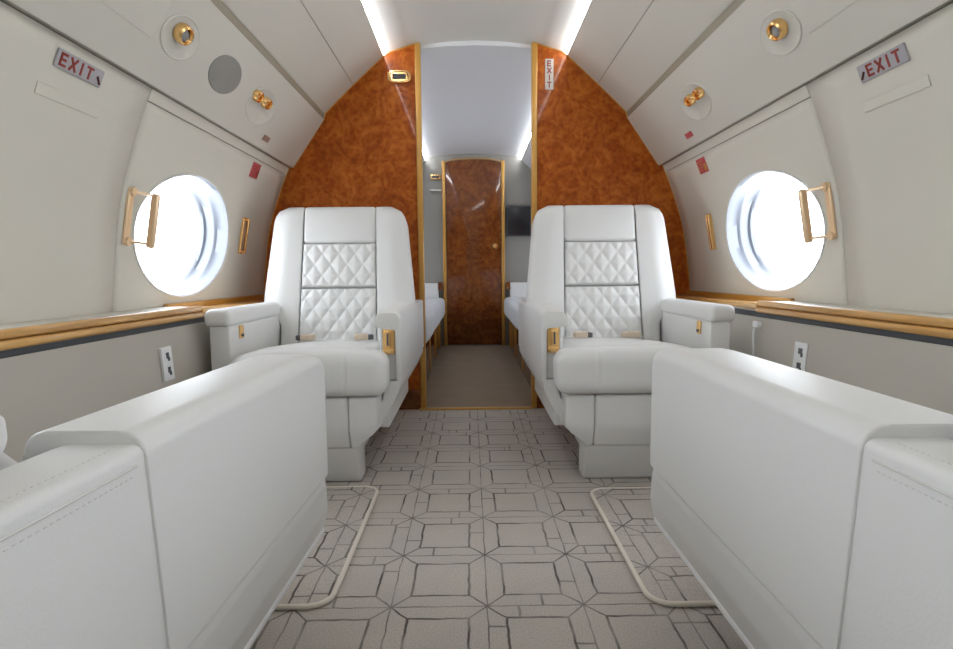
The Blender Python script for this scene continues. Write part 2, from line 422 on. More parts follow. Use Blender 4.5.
HY, HS = 1.677, s_of_z(1.213)
TR = [0]
def trim(bm, m, **k):
    TR[0] += 1; return struct('trim_%d' % TR[0], bm, m, **k)
for side, nm in ((-1, 'left'), (1, 'right')):
    # near wall panels with two unseen windows added to let in daylight
    bm = bmesh.new()
    holed(bm, side, .20, HY-.002, 0, SMAX, WINY[2], SC); holed(bm, side, -1.05, .20, 0, SMAX, WINY[3], SC)
    vs = [[bm.verts.new((side*p[0], y, p[1])) for p in WALL] for y in (Y0, -1.05)]
    for k in range(len(WALL)-1): bm.faces.new((vs[0][k], vs[0][k+1], vs[1][k+1], vs[1][k]))
    bmesh.ops.remove_doubles(bm, verts=bm.verts, dist=1e-4)
    o = struct('wall_'+nm, bm, M['wall']); solid(o, .010, side)
    # escape hatch panel with the window
    bm = bmesh.new(); holed(bm, side, HY+.002, YB, 0, HS-.0015, WINY[1], SC)
    o = struct('door_%d' % (1 if side < 0 else 2), bm, M['wall']); solid(o, .010, side); hatch = o
    # header strip over the hatch
    bm = bmesh.new(); pr = [wall_at(HS+.0015+(SMAX-HS-.0015)*k/4) for k in range(5)]
    extr(bm, pr, [HY+.002, YB], side, .01); trim(bm, M['wall'])
    # dark backing strips added behind the seams to stop daylight leaking through
    bm = bmesh.new(); extr(bm, [wall_at(HS-.006), wall_at(HS+.006)], [HY, YB], side, .0)
    bm.free()
    def back_strip(pr, y0, y1):
        b = bmesh.new(); q = [(p[0]+.009, p[1]+.002) for p in pr]; extr(b, q, [y0, y1], side, .004); return trim(b, M['gap'])
    back_strip([wall_at(HS-.006), wall_at(HS+.006)], HY, YB)
    back_strip([wall_at(SMAX*k/14) for k in range(15)], HY-.006, HY+.006)
    back_strip([(.952, 1.238), (.938, 1.266)], Y0, YE)
    # overhead service panel, rail and upper panels
    bm = bmesh.new(); extr(bm, PSU, [Y0, YB], side, .012); struct('ceiling', bm, M['psu'])
    bm = bmesh.new(); extr(bm, [(.7625, 1.4845), (.7585, 1.5115)], [Y0, YB-.001], side, .012); trim(bm, M['olive'])
    cut = 7
    bm = bmesh.new(); extr(bm, UP[:cut], [Y0, YB], side, .012); struct('ceiling', bm, M['psu'])
    p0 = UP[cut-1]; p1 = UP[cut]; d = Vector(p1)-Vector(p0); d.normalize()
    UP2 = [(p0[0]+d.x*.003, p0[1]+d.y*.003)]+UP[cut:]
    bm = bmesh.new(); extr(bm, UP2, [Y0, YB], side, .012); struct('ceiling', bm, M['psu'])
    bm = bmesh.new(); extr(bm, [(p0[0]+.012, p0[1]-.004), (p0[0]-.006, p0[1]+.014)], [Y0, YB], side, .004); trim(bm, M['gap'])  # dark backing strip added to close the panel gap
    # light strip in the cove
    bm = bmesh.new(); extr(bm, [(.4585, 1.793), (.4555, 1.8115)], [Y0, YB], side, .004)
    o = obj('ceiling_light_strip', bm, M['strip'])
    tag(o, 'long cool white light strip in the %s ceiling cove of the near cabin' % nm, 'light', 'ceiling light strips')
    # windows
    base = 0 if side < 0 else 5
    for k in (1, 2, 3, 4, 5): window(base+k, side, WINY[k])
    # lower wall below the ledge
    bm = bmesh.new(); extr(bm, catmull([(.86, -.01), (.93, .20), (.962, .40), (.975, .575)], 5), [Y0, YB], side, .012)
    struct('wall_%s_lower' % nm, bm, M['wall_low'])
    # ---------------- aft compartment shell
    bm = bmesh.new(); holed(bm, side, YB+.03, 4.2, 0, SMAX, WINY[4], SC); holed(bm, side, 4.2, YE, 0, SMAX, WINY[5], SC)  # hidden windows added behind the divans to brighten this compartment
    bmesh.ops.remove_doubles(bm, verts=bm.verts, dist=1e-4)
    o = struct('wall_far_'+nm, bm, M['aftwall']); solid(o, .010, side)
    bm = bmesh.new(); extr(bm, catmull([(.86, -.01), (1.0, .3), (1.09, .56)], 4), [YB+.03, YE], side, .012)
    struct('wall_far_%s_lower' % nm, bm, M['aftwall'])
    def low(pr): return pr
    bm = bmesh.new(); extr(bm, [(.94, 1.246), (.762, 1.483)], [YB+.03, YE], side, .012)
    extr(bm, UP, [YB+.03, YE], side, .012); extr(bm, [(.768, 1.475), (.757, 1.52)], [YB+.03, YE], side, .012)
    struct('ceiling', bm, M['aftceil'])
    bm = bmesh.new(); extr(bm, [(.457, 1.794), (.4545, 1.826)], [YB+.03, YE], side, .004)
    o = obj('ceiling_light_strip', bm, M['strip_far'])
    tag(o, 'cool white light strip in the %s ceiling cove beyond the wooden bulkhead' % nm, 'light', 'ceiling light strips')
    # handles on the hatch
    mwt = frame_on(side, 1.715, .89); flip = 1 if side < 0 else -1
    bm = bmesh.new()
    # wall rail with two pivots, and a grip bar standing off towards the window
    rb(bm, -.013, .013, -.085, .085, 0, .010, .004)
    for v in (-.075, .075):
        lathe(bm, [(.013, .008), (.013, .018), (0, .018)], 16, 1, 1, 0, v)
        tube(bm, [(0, v, .014), (flip*.045, v, .036), (flip*.062, v*.97, .042)], .004, 8)
    o = obj('pull_handle', bm, M['gold_soft'], hatch); o.matrix_world = mwt
    bm = bmesh.new(); rb(bm, flip*.064-.010, flip*.064+.010, -.088, .082, .032, .056, .008)
    g = obj('grip', bm, M['gold_soft'], o); 
    mwt = frame_on(side, 2.565, .888)
    bm = bmesh.new(); rb(bm, -.024, .024, -.082, .082, 0, .008, .004)
    rb(bm, -.024, -.014, -.08, .08, .004, .013, .004); rb(bm, .012, .024, -.08, .08, .004, .020, .004)
    o = obj('latch_handle', bm, M['gold'], hatch); o.matrix_world = mwt
    bm = bmesh.new(); rb(bm, -.013, .011, -.070, .070, .006, .0095, .001)
    obj('latch_slot', bm, M['placard'], o)

# centre ceiling
bm = bmesh.new(); extr(bm, CENF, [Y0, YB+.03], 1, .012); struct('ceiling', bm, M['ceil'])
bm = bmesh.new()
extr(bm, CENFF, [YB+.03, YE+.03], 1, .05); struct('ceiling', bm, M['aftceil'])
for o in list(COL.objects):
    pass
# roof skin behind the coves so that no daylight leaks in
for (a, b_) in ((Y0, YB), (YB+.03, YE)):
    bm = bmesh.new()
    for sd in (-1, 1): extr(bm, [(.475, 1.80), (.47, 1.835), (.40, 1.85)], [a, b_], sd, .012)
    trim(bm, M['ceil'])

bm = bmesh.new()
H1 = [(1.01, 1.235), (.80, 1.56), (.66, 1.69), (.50, 1.83), (.30, 1.91), (0, 1.93)]
extr(bm, H1+[(-x, z) for x, z in H1[-2::-1]], [Y0-.02, YE+.06], 1, .02); trim(bm, M['wall'])  # unseen outer hull added over the ceiling to block daylight leaks
for sd in (-1, 1):
    bm = bmesh.new(); extr(bm, [(.93, -.03), (1.06, .3), (1.125, .60)], [Y0-.02, YE+.06], sd, .02); trim(bm, M['wall'])  # unseen lower hull skin added to keep daylight out below the ledges
# floors, rear wall
bm = box(-1.0, 1.0, Y0, YB-.02, -.03, 0, .002); struct('floor', bm, M['carpet'])
bm = box(-1.1, 1.1, YB-.02, YE+.05, -.03, 0, .002); struct('floor_far', bm, M['carpet_far'])
bm = box(-1.2, 1.2, Y0-.05, Y0, -.03, 1.95, .002); struct('wall_rear', bm, M['wall'])
bm = box(-.31, .285, YB-.035, YB+.0, 0, .008, .003); trim(bm, M['gold_trim'])

# ------------------------------------------------------------------ burl bulkhead either side of the aisle
OUT = [(.86, 0), (.97, .40), (1.09, .55)] + [(x+.002, z) for x, z in WALL] + [(.925, 1.25), (.765, 1.485), (.757, 1.513)] + UP + [(.425, 1.807), (.312, 1.842)]
for side, nm in ((-1, 'left'), (1, 'right')):
    xi = .300 if side < 0 else .306
    bm = bmesh.new(); poly = [(side*p[0], p[1]) for p in OUT+[(xi, 1.846), (xi, 0)]]
    prism(bm, poly, YB, YB+.03); struct('wall_bulkhead_'+nm, bm, M['burl'], smooth=False)
    a, b_ = sorted((side*(xi+.002), side*(xi-.026)))
    bm = box(a, b_, YB-.012, YB+.034, 0, 1.848, .004, n=(1, 1, 1)); trim(bm, M['gold_trim'])
    # inner return of the door pocket behind the post
    a, b_ = sorted((side*(xi+.03), side*(xi-.018)))
    bm = box(a, b_, YB+.036, YB+.10, .0, 1.84, .004); trim(bm, M['aftwall'])
    # thin dark line where the veneer meets the curved panels
    pts = [(side*(p[0]-.002), YB-.002, p[1]) for p in OUT[3:]]
    bm = bmesh.new(); tube(bm, pts, .003, 6); trim(bm, M['gold_trim'])
    # low dark-red base board
    a, b_ = sorted((side*(xi+.004), side*.87))
    bm = box(a, b_, YB-.012, YB, 0, .10, .003)
    tag(obj('baseboard_'+nm, bm, M['burl_dark']), kind='structure')

# framed indicator on the left veneer
e = empty('indicator_sign', mw=Matrix.Translation((-.381, YB, 1.687)) @ Matrix.Rotation(PI/2, 4, 'X'))
tag(e, 'small gold-rimmed oval light sign high on the left burl wood bulkhead', 'sign')
bm = bmesh.new(); lathe(bm, [(0, .002), (.058, .002), (.062, .006), (.058, .012), (.046, .013), (.042, .009), (0, .009)], 40, 1, .52)
for v in bm.verts:     # squarer oval
    r = math.hypot(v.co.x, v.co.y)
    if r > 1e-6:
        a = math.atan2(v.co.y/.52, v.co.x); k = 1/((abs(math.cos(a))**3+abs(math.sin(a))**3)**(1/3)); v.co.x *= k; v.co.y *= k
obj('frame', bm, M['gold'], e)
obj('window', box(-.034, .034, -.012, .012, .008, .0135, .002), M['black'], e)

# ------------------------------------------------------------------ lettering
GL = {'E': [((0, 0), (0, 1)), ((0, 0), (.62, 0)), ((0, .5), (.55, .5)), ((0, 1), (.62, 1))],
      'X': [((0, 0), (.7, 1)), ((.7, 0), (0, 1))], 'I': [((.1, 0), (.1, 1))],
      'T': [((.35, 0), (.35, 1)), ((0, 1), (.7, 1))]}
def glyph(bm, ch, x, y, h, w, z0, z1):
    for a, b in GL[ch]:
        a = Vector((x+a[0]*h, y+a[1]*h)); b = Vector((x+b[0]*h, y+b[1]*h)); t = (b-a).normalized(); n = Vector((-t.y, t.x))*w/2; t = t*w/2
        q = [a-t-n, b+t-n, b+t+n, a-t+n]
        lo = [bm.verts.new((p.x, p.y, z0)) for p in q]; hi = [bm.verts.new((p.x, p.y, z1)) for p in q]
        bm.faces.new(hi); bm.faces.new(lo[::-1])
        for k in range(4): bm.faces.new((lo[k], lo[(k+1) % 4], hi[(k+1) % 4], hi[k]))
for side, nm in ((-1, 'left'), (1, 'right')):
    e = empty('exit_sign', mw=frame_on(side, 1.397 if side < 0 else 1.392, 1.205))
    tag(e, 'grey EXIT sign with red letters high on the %s cabin wall' % nm, 'sign', 'wall exit signs')
    obj('sign_plate', box(-.078, .078, -.0215, .0215, 0, .006, .003), M['signplate'], e)
    bm = bmesh.new(); x = -.067 if side < 0 else -.044
    for ch, w in (('E', .031), ('X', .034), ('I', .021), ('T', .026)):
        glyph(bm, ch, x, -.0125, .025, .0058, .0055, .0072); x += w
    obj('lettering', bm, M['red'], e, smooth=False)
    bm = bmesh.new(); s = 1 if side < 0 else -1
    tube(bm, [(s*.056, .002, .007), (s*.069, -.014, .007)], .0028, 6)
    obj('arrow_mark', bm, M['darkred'], e)
    # blank raised plate under the sign
    o = obj('blank_wall_plate', box(-.105, .105, -.0135, .0135, 0, .003, .002), M['wall'], mw=frame_on(side, 1.398 if side < 0 else 1.388, 1.130))
    tag(o, 'blank cream cover plate under the exit sign on the %s wall' % nm, 'cover plate', 'blank cover plates')
    # red placard on the hatch and small one on the service panel
    e = empty('warning_placard', mw=frame_on(side, 2.527 if side < 0 else 2.482, 1.168))
    tag(e, 'small square red placard above the %s oval window near the bulkhead' % nm, 'placard', 'red placards')
    obj('plate', box(-.043, .043, -.033, .033, 0, .003, .002), M['pink'], e)
    bm = bmesh.new()
    for r in range(4):
        for c in range(3):
            if random.random() < .85: rb(bm, -.036+c*.018, -.036+c*.018+.013, .016-r*.012, .020-r*.012, .0025, .0036, .0005)
    rb(bm, .018, .040, -.026, .004, .0025, .0036, .001)
    obj('print', bm, M['red'] if side < 0 else M['gold_trim'], e, smooth=False)
    o = obj('service_placard', box(-.032, .032, -.012, .012, 0, .003, .001), M['placard'] if side < 0 else M['pink'], mw=frame_on(side, 2.45 if side < 0 else 2.43, 1.286, PSU[2:]))
    tag(o, 'tiny %s placard at the low end of the %s overhead panel' % ('brown' if side < 0 else 'pink', nm), 'placard')
    # reading light in its oval dish
    mw = frame_on(side, 1.640 if side < 0 else 1.628, 1.372, PSU[2:])
    e = empty('reading_light', mw=mw)
    tag(e, 'gold reading light in a round white dish on the %s overhead panel' % nm, 'light', 'reading lights')
    bm = bmesh.new(); lathe(bm, [(.088, 0), (.088, .003), (.084, .0045), (.080, .002), (.05, .0012), (0, .0008)], 40, 1, .70); obj('dish', bm, M['psu'], e)
    bm = bmesh.new(); u = -.022 if side < 0 else .022
    lathe(bm, [(.034, 0), (.036, .010), (.032, .020), (.026, .023), (.022, .017), (.020, .008), (0, .008)], 28, 1, .8, u*.5, .012); obj('gimbal_ring', bm, M['gold'], e)
    bm = bmesh.new(); lathe(bm, [(.0195, .006), (.0195, .014), (.012, .018), (0, .019)], 24, 1, .8, u*.5, .010); obj('lens', bm, M['lens'], e)
    # passenger air outlet and second lamp
    e = empty('air_outlet_panel', mw=frame_on(side, 2.262 if side < 0 else 2.235, 1.364, PSU[2:]))
    tag(e, 'pair of gold air nozzles in an oval dish on the %s overhead panel' % nm, 'air outlet', 'air outlets')
    bm = bmesh.new(); lathe(bm, [(.118, 0), (.118, .0025), (.113, .004), (.109, .002), (.05, .001), (0, .0008)], 40, 1, .62); obj('dish', bm, M['psu'], e)
    for (du, dv) in ((-.10, .022), (.01, .022)) if side < 0 else ((.085, .018), (-.018, .018)):
        bm = bmesh.new(); lathe(bm, [(.036, 0), (.037, .008), (.032, .017), (.024, .020), (.020, .010), (.014, .010), (.011, .018), (0, .019)], 24, 1, .62, du*.8, dv)
        obj('nozzle', bm, M['gold'], e)
    # overhead access panel seams: a slim raised lid
    o = obj('access_lid', box(-.31, .31, -.052, .052, 0, .0025, .002), M['psu'], mw=frame_on(side, 1.225, 1.374, PSU[2:]))
    tag(o, 'flat rectangular cream access lid on the %s overhead panel' % nm, 'access panel', 'access lids')
o = bmesh.new(); lathe(o, [(.100, 0), (.100, .002), (.096, .004), (0, .0045)], 48, 1, .62)
for v in o.verts: pass
o = obj('speaker_grille', o, M['speaker'], mw=frame_on(-1, 1.930, 1.370, PSU[2:]))
tag(o, 'grey oval speaker grille between the lights on the left overhead panel', 'speaker')
# vertical EXIT sticker on the right bulkhead
e = empty('exit_sticker', mw=Matrix.Translation((.368, YB-.001, 1.696)) @ Matrix.Rotation(PI/2, 4, 'X'))
tag(e, 'narrow white vertical EXIT sticker on the right burl wood bulkhead', 'sign')
obj('sign_plate', box(-.021, .021, -.074, .074, 0, .003, .002), M['sticker'], e)
bm = bmesh.new()
for k, ch in enumerate('EXIT'): glyph(bm, ch, -.008 if ch != 'I' else -.002, .040-k*.034, .023, .006, .0028, .004)
obj('lettering', bm, M['red'], e, smooth=False)

# ------------------------------------------------------------------ side ledges
for side, nm in ((-1, 'left'), (1, 'right')):
    e = empty('side_ledge', (side*1.03, 0, .55))
    tag(e, 'long %s side ledge with golden wood edge under the oval window' % nm, 'ledge', 'side ledges')
    inv = Matrix.Translation((-side*1.03, 0, -.55))
    def sb(x0, x1, *r, **k):
        a, b = sorted((side*x0, side*x1)); bm = box(a, b, *r, **k); bm.transform(inv); return bm
    obj('ledge_top', sb(.978, 1.100, Y0, 1.93, .592, .604, .004), M['wall'], e)
    bm = sb(.966, .984, Y0, 1.95, .585, .606, .007); a, b = sorted((side*(.960-1.03), side*(.982-1.03))); rb(bm, a, b, Y0, 1.95, .564-.55, .584-.55, .008)
    bmv = bm
    obj('wood_edge', bmv, M['wood_edge'], e)
    obj('ledge_end', sb(.962, 1.100, 1.945, 2.045, .574, .598, .006), M['wood_edge'], e)
    obj('far_ledge', sb(.985, 1.100, 2.045, YB-.002, .570, .590, .004), M['wood_edge'], e)
    obj('wall_bead', sb(1.084, 1.101, 1.95, YB-.002, .588, .612, .005), M['gold_trim'], e)
    obj('black_strip', sb(.970, .99, Y0, YB-.002, .548, .567, .003), M['black'], e)

# ------------------------------------------------------------------ outlets and cable
def low_frame(side, y, z): return frame_on(side, y, z, catmull([(.86, -.01), (.93, .20), (.962, .40), (.975, .575)], 5))
for side, y, z in ((-1, 1.70, .442), (1, 1.675, .440)):
    e = empty('power_outlet', mw=low_frame(side, y, z))
    tag(e, 'white power outlet plate low on the %s side wall under the ledge' % ('left' if side < 0 else 'right'), 'power outlet', 'power outlets')
    obj('outlet_plate', box(-.032, .032, -.052, .052, 0, .005, .003), M['white'], e)
    bm = bmesh.new()
    for v in (-.022, .022):
        rb(bm, -.008, .012, v-.006, v+.012, .004, .007, .002); rb(bm, .004, .016, v-.014, v-.002, .004, .0065, .002)
    obj('socket', bm, M['belt'], e)
    if side < 0:
        obj('side_flap', box(-.034, -.012, -.050, .050, .005, .011, .002), M['white'], e)
bm = bmesh.new(); lf = low_frame(1, 1.93, .50)
tube(bm, [(-.01, .02, .012), (.0, .0, .022), (.012, -.03, .026), (.012, -.06, .022), (0, -.09, .014), (-.02, -.12, .012)], .0035, 8)
e = empty('charging_cable', mw=lf); tag(e, 'thin looped white cable hanging on the right side wall by the far seat', 'cable')
obj('cable', bm, M['white'], e)
obj('plug', box(-.022, .014, .012, .034, 0, .018, .004), M['white'], e)

# ------------------------------------------------------------------ floor mats
for side, nm, y0, y1 in ((-1, 'left', 1.135, 1.80), (1, 'right', 1.125, 1.76)):
    xi, xo = .343, .84
    cx, cy = side*(xi+xo)/2, (y0+y1)/2
    e = empty('floor_mat', (cx, cy, 0)); tag(e, 'patterned grey floor mat with pale bound edge before the %s far seat' % nm, 'floor mat', 'floor mats')
    hx, hy = (xo-xi)/2, (y1-y0)/2; R_ = .05
    P = roundpoly([(-hx, -hy, R_), (hx, -hy, R_), (hx, hy, R_), (-hx, hy, R_)], 8)
    bm = bmesh.new()
    a = [bm.verts.new((x, y, .001)) for x, y in P]; b = [bm.verts.new((x, y, .010)) for x, y in P]
    bm.faces.new(b); bm.faces.new(a[::-1])
    for k in range(len(P)): bm.faces.new((a[k], a[(k+1) % len(P)], b[(k+1) % len(P)], b[k]))
    obj('carpet_pad', bm, M['mat'], e, smooth=False)
    bm = bmesh.new(); tube(bm, [(x, y, .0065) for x, y in P]+[(P[0][0], P[0][1], .0065)], .006, 8, cap=False)
    obj('bound_edge', bm, M['binding'], e)

# ------------------------------------------------------------------ seats
def seat(label, loc, rz, m, top=.59, aw=.085, tap=.075, rec=12, pv=.50, caplen=.61, tab=False, group='club seats', lounge=False, zb=.196, fe=.03):
    root = empty('club_seat', loc, rz); tag(root, label, 'seat', group)
    X = lambda x: m*x
    def R(bm, x0, x1, *a, **k):
        a0, a1 = sorted((m*x0, m*x1)); rb(bm, a0, a1, *a, **k)
    def P(name, bm, mt=M['leather'], parent=None, **k): return obj(name, bm, mt, parent or root, **k)
    # pedestal
    bm = bmesh.new(); pw = .188 if not lounge else .12
    rb(bm, -pw, pw, -.012, .07, 0.0, .137, .010, n=(1, 1, 3), fn=lambda x, y, z: (x, y-(.055*z/.15 if y < .05 else 0), z)); rb(bm, -.13, .13, .06, .46, 0, .19, .01); P('pedestal', bm)
    # leg panel below the cushion (three stitched pads, chamfered sides)
    def cham(x, y, z):
        k = max(0, min(1, (.200-z)/.055)); lim = .262-k*.070
        return (max(-lim, min(lim, x)), y + k*.02, z)
    bm = bmesh.new()
    rb(bm, -.165, .165, -.092, .02, .136, .312, .010, n=(1, 1, 8), fn=cham)
    rb(bm, -.262, -.166, -.092, .02, .136, .312, .010, n=(4, 1, 8), fn=cham); rb(bm, .166, .262, -.092, .02, .136, .312, .010, n=(4, 1, 8), fn=cham)
    lp = P('leg_panel', bm)
    if tab:
        bm = bmesh.new(); rb(bm, m*(-.085)-.014, m*(-.085)+.014, -.098, -.088, .268, .312, .003); P('release_tab', bm, M['white'], lp)
    # seat frame between the shells
    bm = bmesh.new(); R(bm, -.285 if not lounge else -.10, .285, .015, .60, .18, .330 if not lounge else .31, .01); P('seat_frame', bm)
    # cushion with crown, creases and T front
    def cf(x, y, z):
        t = max(0, min(1, (z-.36)/.12))
        cr = .010*(1-(x/.3)**2)*t
        dip = -.045*max(0, min(1, (y-.05)/.45))*t
        g = sum(math.exp(-((abs(x)-.165)/.004)**2) for _ in (0,))*.004
        o_ = max(0, min(1, (-m*x-.08)/.17)); z -= .045*o_*o_*t*(1 if not lounge else 0)
        if y < -.09: y += g
        else: z -= g*t
        return (x, y, z+cr+dip)
    bm = bmesh.new()
    xs = .246
    if lounge:
        R(bm, -.11, .203, -.03, .50, .300, .415, .035, n=(12, 12, 2))
    else:
        rb(bm, -.243, .243, -.05, .56, 0.322, .458, .035, n=(24, 12, 2), fn=cf)
        R(bm, -.20, .296, -.130, -.004, 0.316, .458, .040, n=(74, 3, 4), fn=cf)
    cush = P('seat_cushion', bm, ang=60)
    # tapered side shells
    for s_, nm in (((1, 'side_shell'), (-1, 'side_shell')) if not lounge else ((1, 'side_shell'),)):
        poly = roundpoly([(.322, .345, .004), (.322, .315, .02), (.327-tap*.45, (zb+.31)/2, .05), (.327-tap, zb, .012), (.30-tap, zb, .006), (.275, .30, .0), (.275, .345, 0)], 5)
        bm = bmesh.new(); prism(bm, [(s_*m*p[0], p[1]) for p in poly], -.0, .95 if s_ > 0 else .70, bev=.006)
        for v in bm.verts:
            if v.co.y < .05: v.co.y -= fe*max(0, min(1, (.335-v.co.z)/(.335-zb)))
        sh = P(nm, bm, ang=40)
        bm = bmesh.new(); R(bm, s_*(.330-tap), s_*(.318-tap) if s_ > 0 else s_*(.318-tap), -fe*.9, .93 if s_ > 0 else .68, zb-.008, zb+.008, .006); P('edge_piping', bm, M['white'], sh)
    # ---- aisle arm: body + draped pad
    hw = .33; bx = hw-.012
    bm = bmesh.new(); R(bm, hw-aw+.012, bx-.004, .014, caplen+.01, .345, top-.045, .008); body = P('aisle_arm_body', bm)
    T = top
    poly = roundpoly([(hw, .335, .010), (hw, T, .024), (hw-aw, T, .024), (hw-aw, T-.052, .016), (hw-.018, T-.056, .004), (hw-.016, .335, .008)], 7)
    bm = bmesh.new(); prism(bm, [(m*p[0], p[1]) for p in poly], 0, caplen, bev=.012, seg=4)
    for yy in (.03, .06, .10):
        bmesh.ops.bisect_plane(bm, geom=bm.verts[:]+bm.edges[:]+bm.faces[:], plane_co=(0, yy, 0), plane_no=(0, 1, 0))
    for v in bm.verts:
        if v.co.y < .10 and v.co.z > T-.06: v.co.z -= .012*((.10-v.co.y)/.10)**2
    if lounge:
        for v in bm.verts:
            if v.co.y > .4: v.co.y += (v.co.z-.46)*.085
    P('aisle_armrest_pad', bm, ang=60)
    # gold ash tray / catch plate at the arm front
    gx = hw-.041
    bm = bmesh.new(); R(bm, gx-.021, gx+.021, .004, .018, T-.153, T-.062, .003); gp = P('gold_catch', bm, M['gold'])
    bm = bmesh.new(); R(bm, gx-.014, gx+.008, -.002, .008, T-.128, T-.072, .004); rb(bm, min(m*(gx-.018), m*(gx+.018)), max(m*(gx-.018), m*(gx+.018)), -.002, .006, T-.150, T-.136, .003)
    P('gold_lever', bm, M['gold'], gp)
    bm = bmesh.new(); R(bm, gx-.006, gx, -.004, .001, T-.122, T-.080, .002); P('slot', bm, M['belt'], gp)
    # rear arm, behind the pad, with a stitched top seam
    bm = bmesh.new(); R(bm, hw-(aw+.004 if not lounge else .080), hw-.0025, caplen-.035, .95, .335, T-.012, .010, n=(2, 6, 3)); ra = P('rear_arm', bm)
    bm = bmesh.new()
    tube(bm, [(m*(hw-.002), caplen+.02, T-.028), (m*(hw-.002), .935, T-.028)], .0012, 6)
    P('seam', bm, M['stitch'], ra)
    for (x_, z_) in ((hw-.0026, T-.036), (hw-.019, T-.0122)):
        bm = bmesh.new()
        for k in range(52):
            y = caplen+.025+k*.0062
            rb(bm, m*x_-.0006, m*x_+.0006, y, y+.0036, z_-.0006, z_+.0006, .0005)
        P('stitch_row', bm, M['stitch'], ra)
    # ---- outer arm: storage box with padded lid
    if not lounge:
        bm = bmesh.new(); R(bm, -.320, -.248, .016, .66, .33, .538, .008); oa = P('outer_arm', bm)
        def lidf(x, y, z): return (x, y, z+.004*math.cos((abs(x)-.289)*40))
        bm = bmesh.new(); R(bm, -.332, -.243, 0, .66, .534, .592 if top > .58 else top, .020, n=(4, 3, 2), fn=lidf); P('outer_arm_lid', bm, parent=oa, ang=60)
        bm = bmesh.new(); R(bm, -.249, -.241, .085, .115, .488, .534, .003); lt = P('latch', bm, M['gold'], oa)
        bm = bmesh.new(); R(bm, -.242, -.238, .092, .108, .495, .503, .001); P('latch_button', bm, M['belt'], lt)
    # ---- backrest, built upright then reclined about (pv, .42)
    rc = math.radians(rec)
    def lean(u, w, d):   # u across, w along the back, d in front (towards -y)
        y = pv + w*math.sin(rc) - d*math.cos(rc); z = .42 + w*math.cos(rc) + d*math.sin(rc)
        return (u, y, z)
    H_ = .595; kn = .17 if lounge else .07
    def halfw(w):
        b = .243; t = max(0, min(1, (w-kn)/.06)); t = t*t*(3-2*t)
        h = b+(.321-b)*t
        h -= max(0, (w-.20))/.395*.040
        if w > H_-.07: h -= .055*(1-math.sqrt(max(0, 1-((w-(H_-.07))/.07)**2)))
        return h
    def wing(s_):
        def f(x, y, z):      # x 0..1 across the wing, y = depth, z = height
            ins = .158+.012*(1-z/H_); h = halfw(z)
            k = (x-.0)/1.0
            u = ins+(h-ins)*k
            return lean(s_*m*u, z, -y)
        b = bmesh.new(); n0 = 14
        # grid loft: cross-section around the wing
        sec = roundpoly([(0, .02, .010), (0, -.028, .016), (.55, -.042, .2), (1, -.022, .05), (1, .09, .02), (0, .09, 0)], 5)
        # roundpoly works in mixed units, so lay it out in metres first
        rings = []
        for i in range(31):
            z = -.05 + (H_+.05)*i/30
            h = halfw(z); ins = .157+.012*(1-max(z, 0)/H_); W_ = h-ins
            e_ = 1
            if z > H_-.03: e_ = math.sqrt(max(0.04, 1-((z-(H_-.03))/.0305)**2))
            sc = roundpoly([(0, .02, .004), (0, -.014, .008), (W_*.5, -.030, .10), (W_, -.016, .026), (W_, .10, .02), (0, .10, 0)], 6)
            rings.append([b.verts.new(lean(s_*m*(ins+p[0]), z, (-p[1]-0)*1 if p[1] > 0 else -p[1]*e_)) for p in sc])
        n = len(rings[0])
        for a_, c_ in zip(rings, rings[1:]):
            for k in range(n): b.faces.new((a_[k], a_[(k+1) % n], c_[(k+1) % n], c_[k]))
        b.faces.new(rings[0]); b.faces.new(rings[-1]); return b
    back = None
    ox, kx = (m*.054, .62) if lounge else (0, 1)
    lean0 = lean
    def lean(u, w, d): return lean0(ox+u*kx, w, d)
    bm = bmesh.new(); rb(bm, -.30, .30, -.012+.04, .125, .16, H_-.012, .03, n=(8, 1, 12), fn=lambda x, y, z: lean(max(-(halfw(z)-.006), min(halfw(z)-.006, x)), z, -y))
    rb(bm, -.236, .236, .028, .125, -.05, .2, .02, fn=lambda x, y, z: lean(x, z, -y))
    back = P('backrest_shell', bm)
    for s_ in (1, -1): P('backrest_wing', wing(s_), ang=50)
    def hf(x, y, z): return lean(x, z, -y+.010*(1-(x/.16)**2)*(1-((z-.515)/.09)**2)*(1 if y < .01 else 0))
    bm = bmesh.new(); rb(bm, -.1575, .1575, -.012, .04, .434, H_+.002, .016, n=(10, 1, 8), fn=hf); P('headrest', bm, ang=60)
    # quilted centre in two panels
    def quilt(z0, z1):
        nx, nz = 84, max(20, int((z1-z0)/.0042)); b = bmesh.new(); g = []
        for j in range(nz+1):
            row = []
            z = z0+(z1-z0)*j/nz; hx = .157+.011*(1-max(z, 0)/.44)
            for i in range(nx+1):
                x = -hx+2*hx*i/nx
                a = abs(math.sin(PI*(x/.070+z/.096))); c = abs(math.sin(PI*(x/.070-z/.096)))
                h = .0085*(min(a, c)**.8)+.006
                ed = min(x+hx, hx-x, z-z0, z1-z)/.010; ed = max(0, min(1, ed)); ed = math.sqrt(1-(1-ed)**2)
                row.append(b.verts.new(lean(x, z, (h+.006)*ed-.012*(1-ed))))
            g.append(row)
        for j in range(nz):
            for i in range(nx): b.faces.new((g[j][i], g[j][i+1], g[j+1][i+1], g[j+1][i]))
        return b
    o = P('quilted_panel', quilt(-.03, .235), ang=80); o2 = P('quilted_panel', quilt(.238, .432), ang=80)
    # ---- seat belt halves lying at the back of the cushion
    sb_ = None
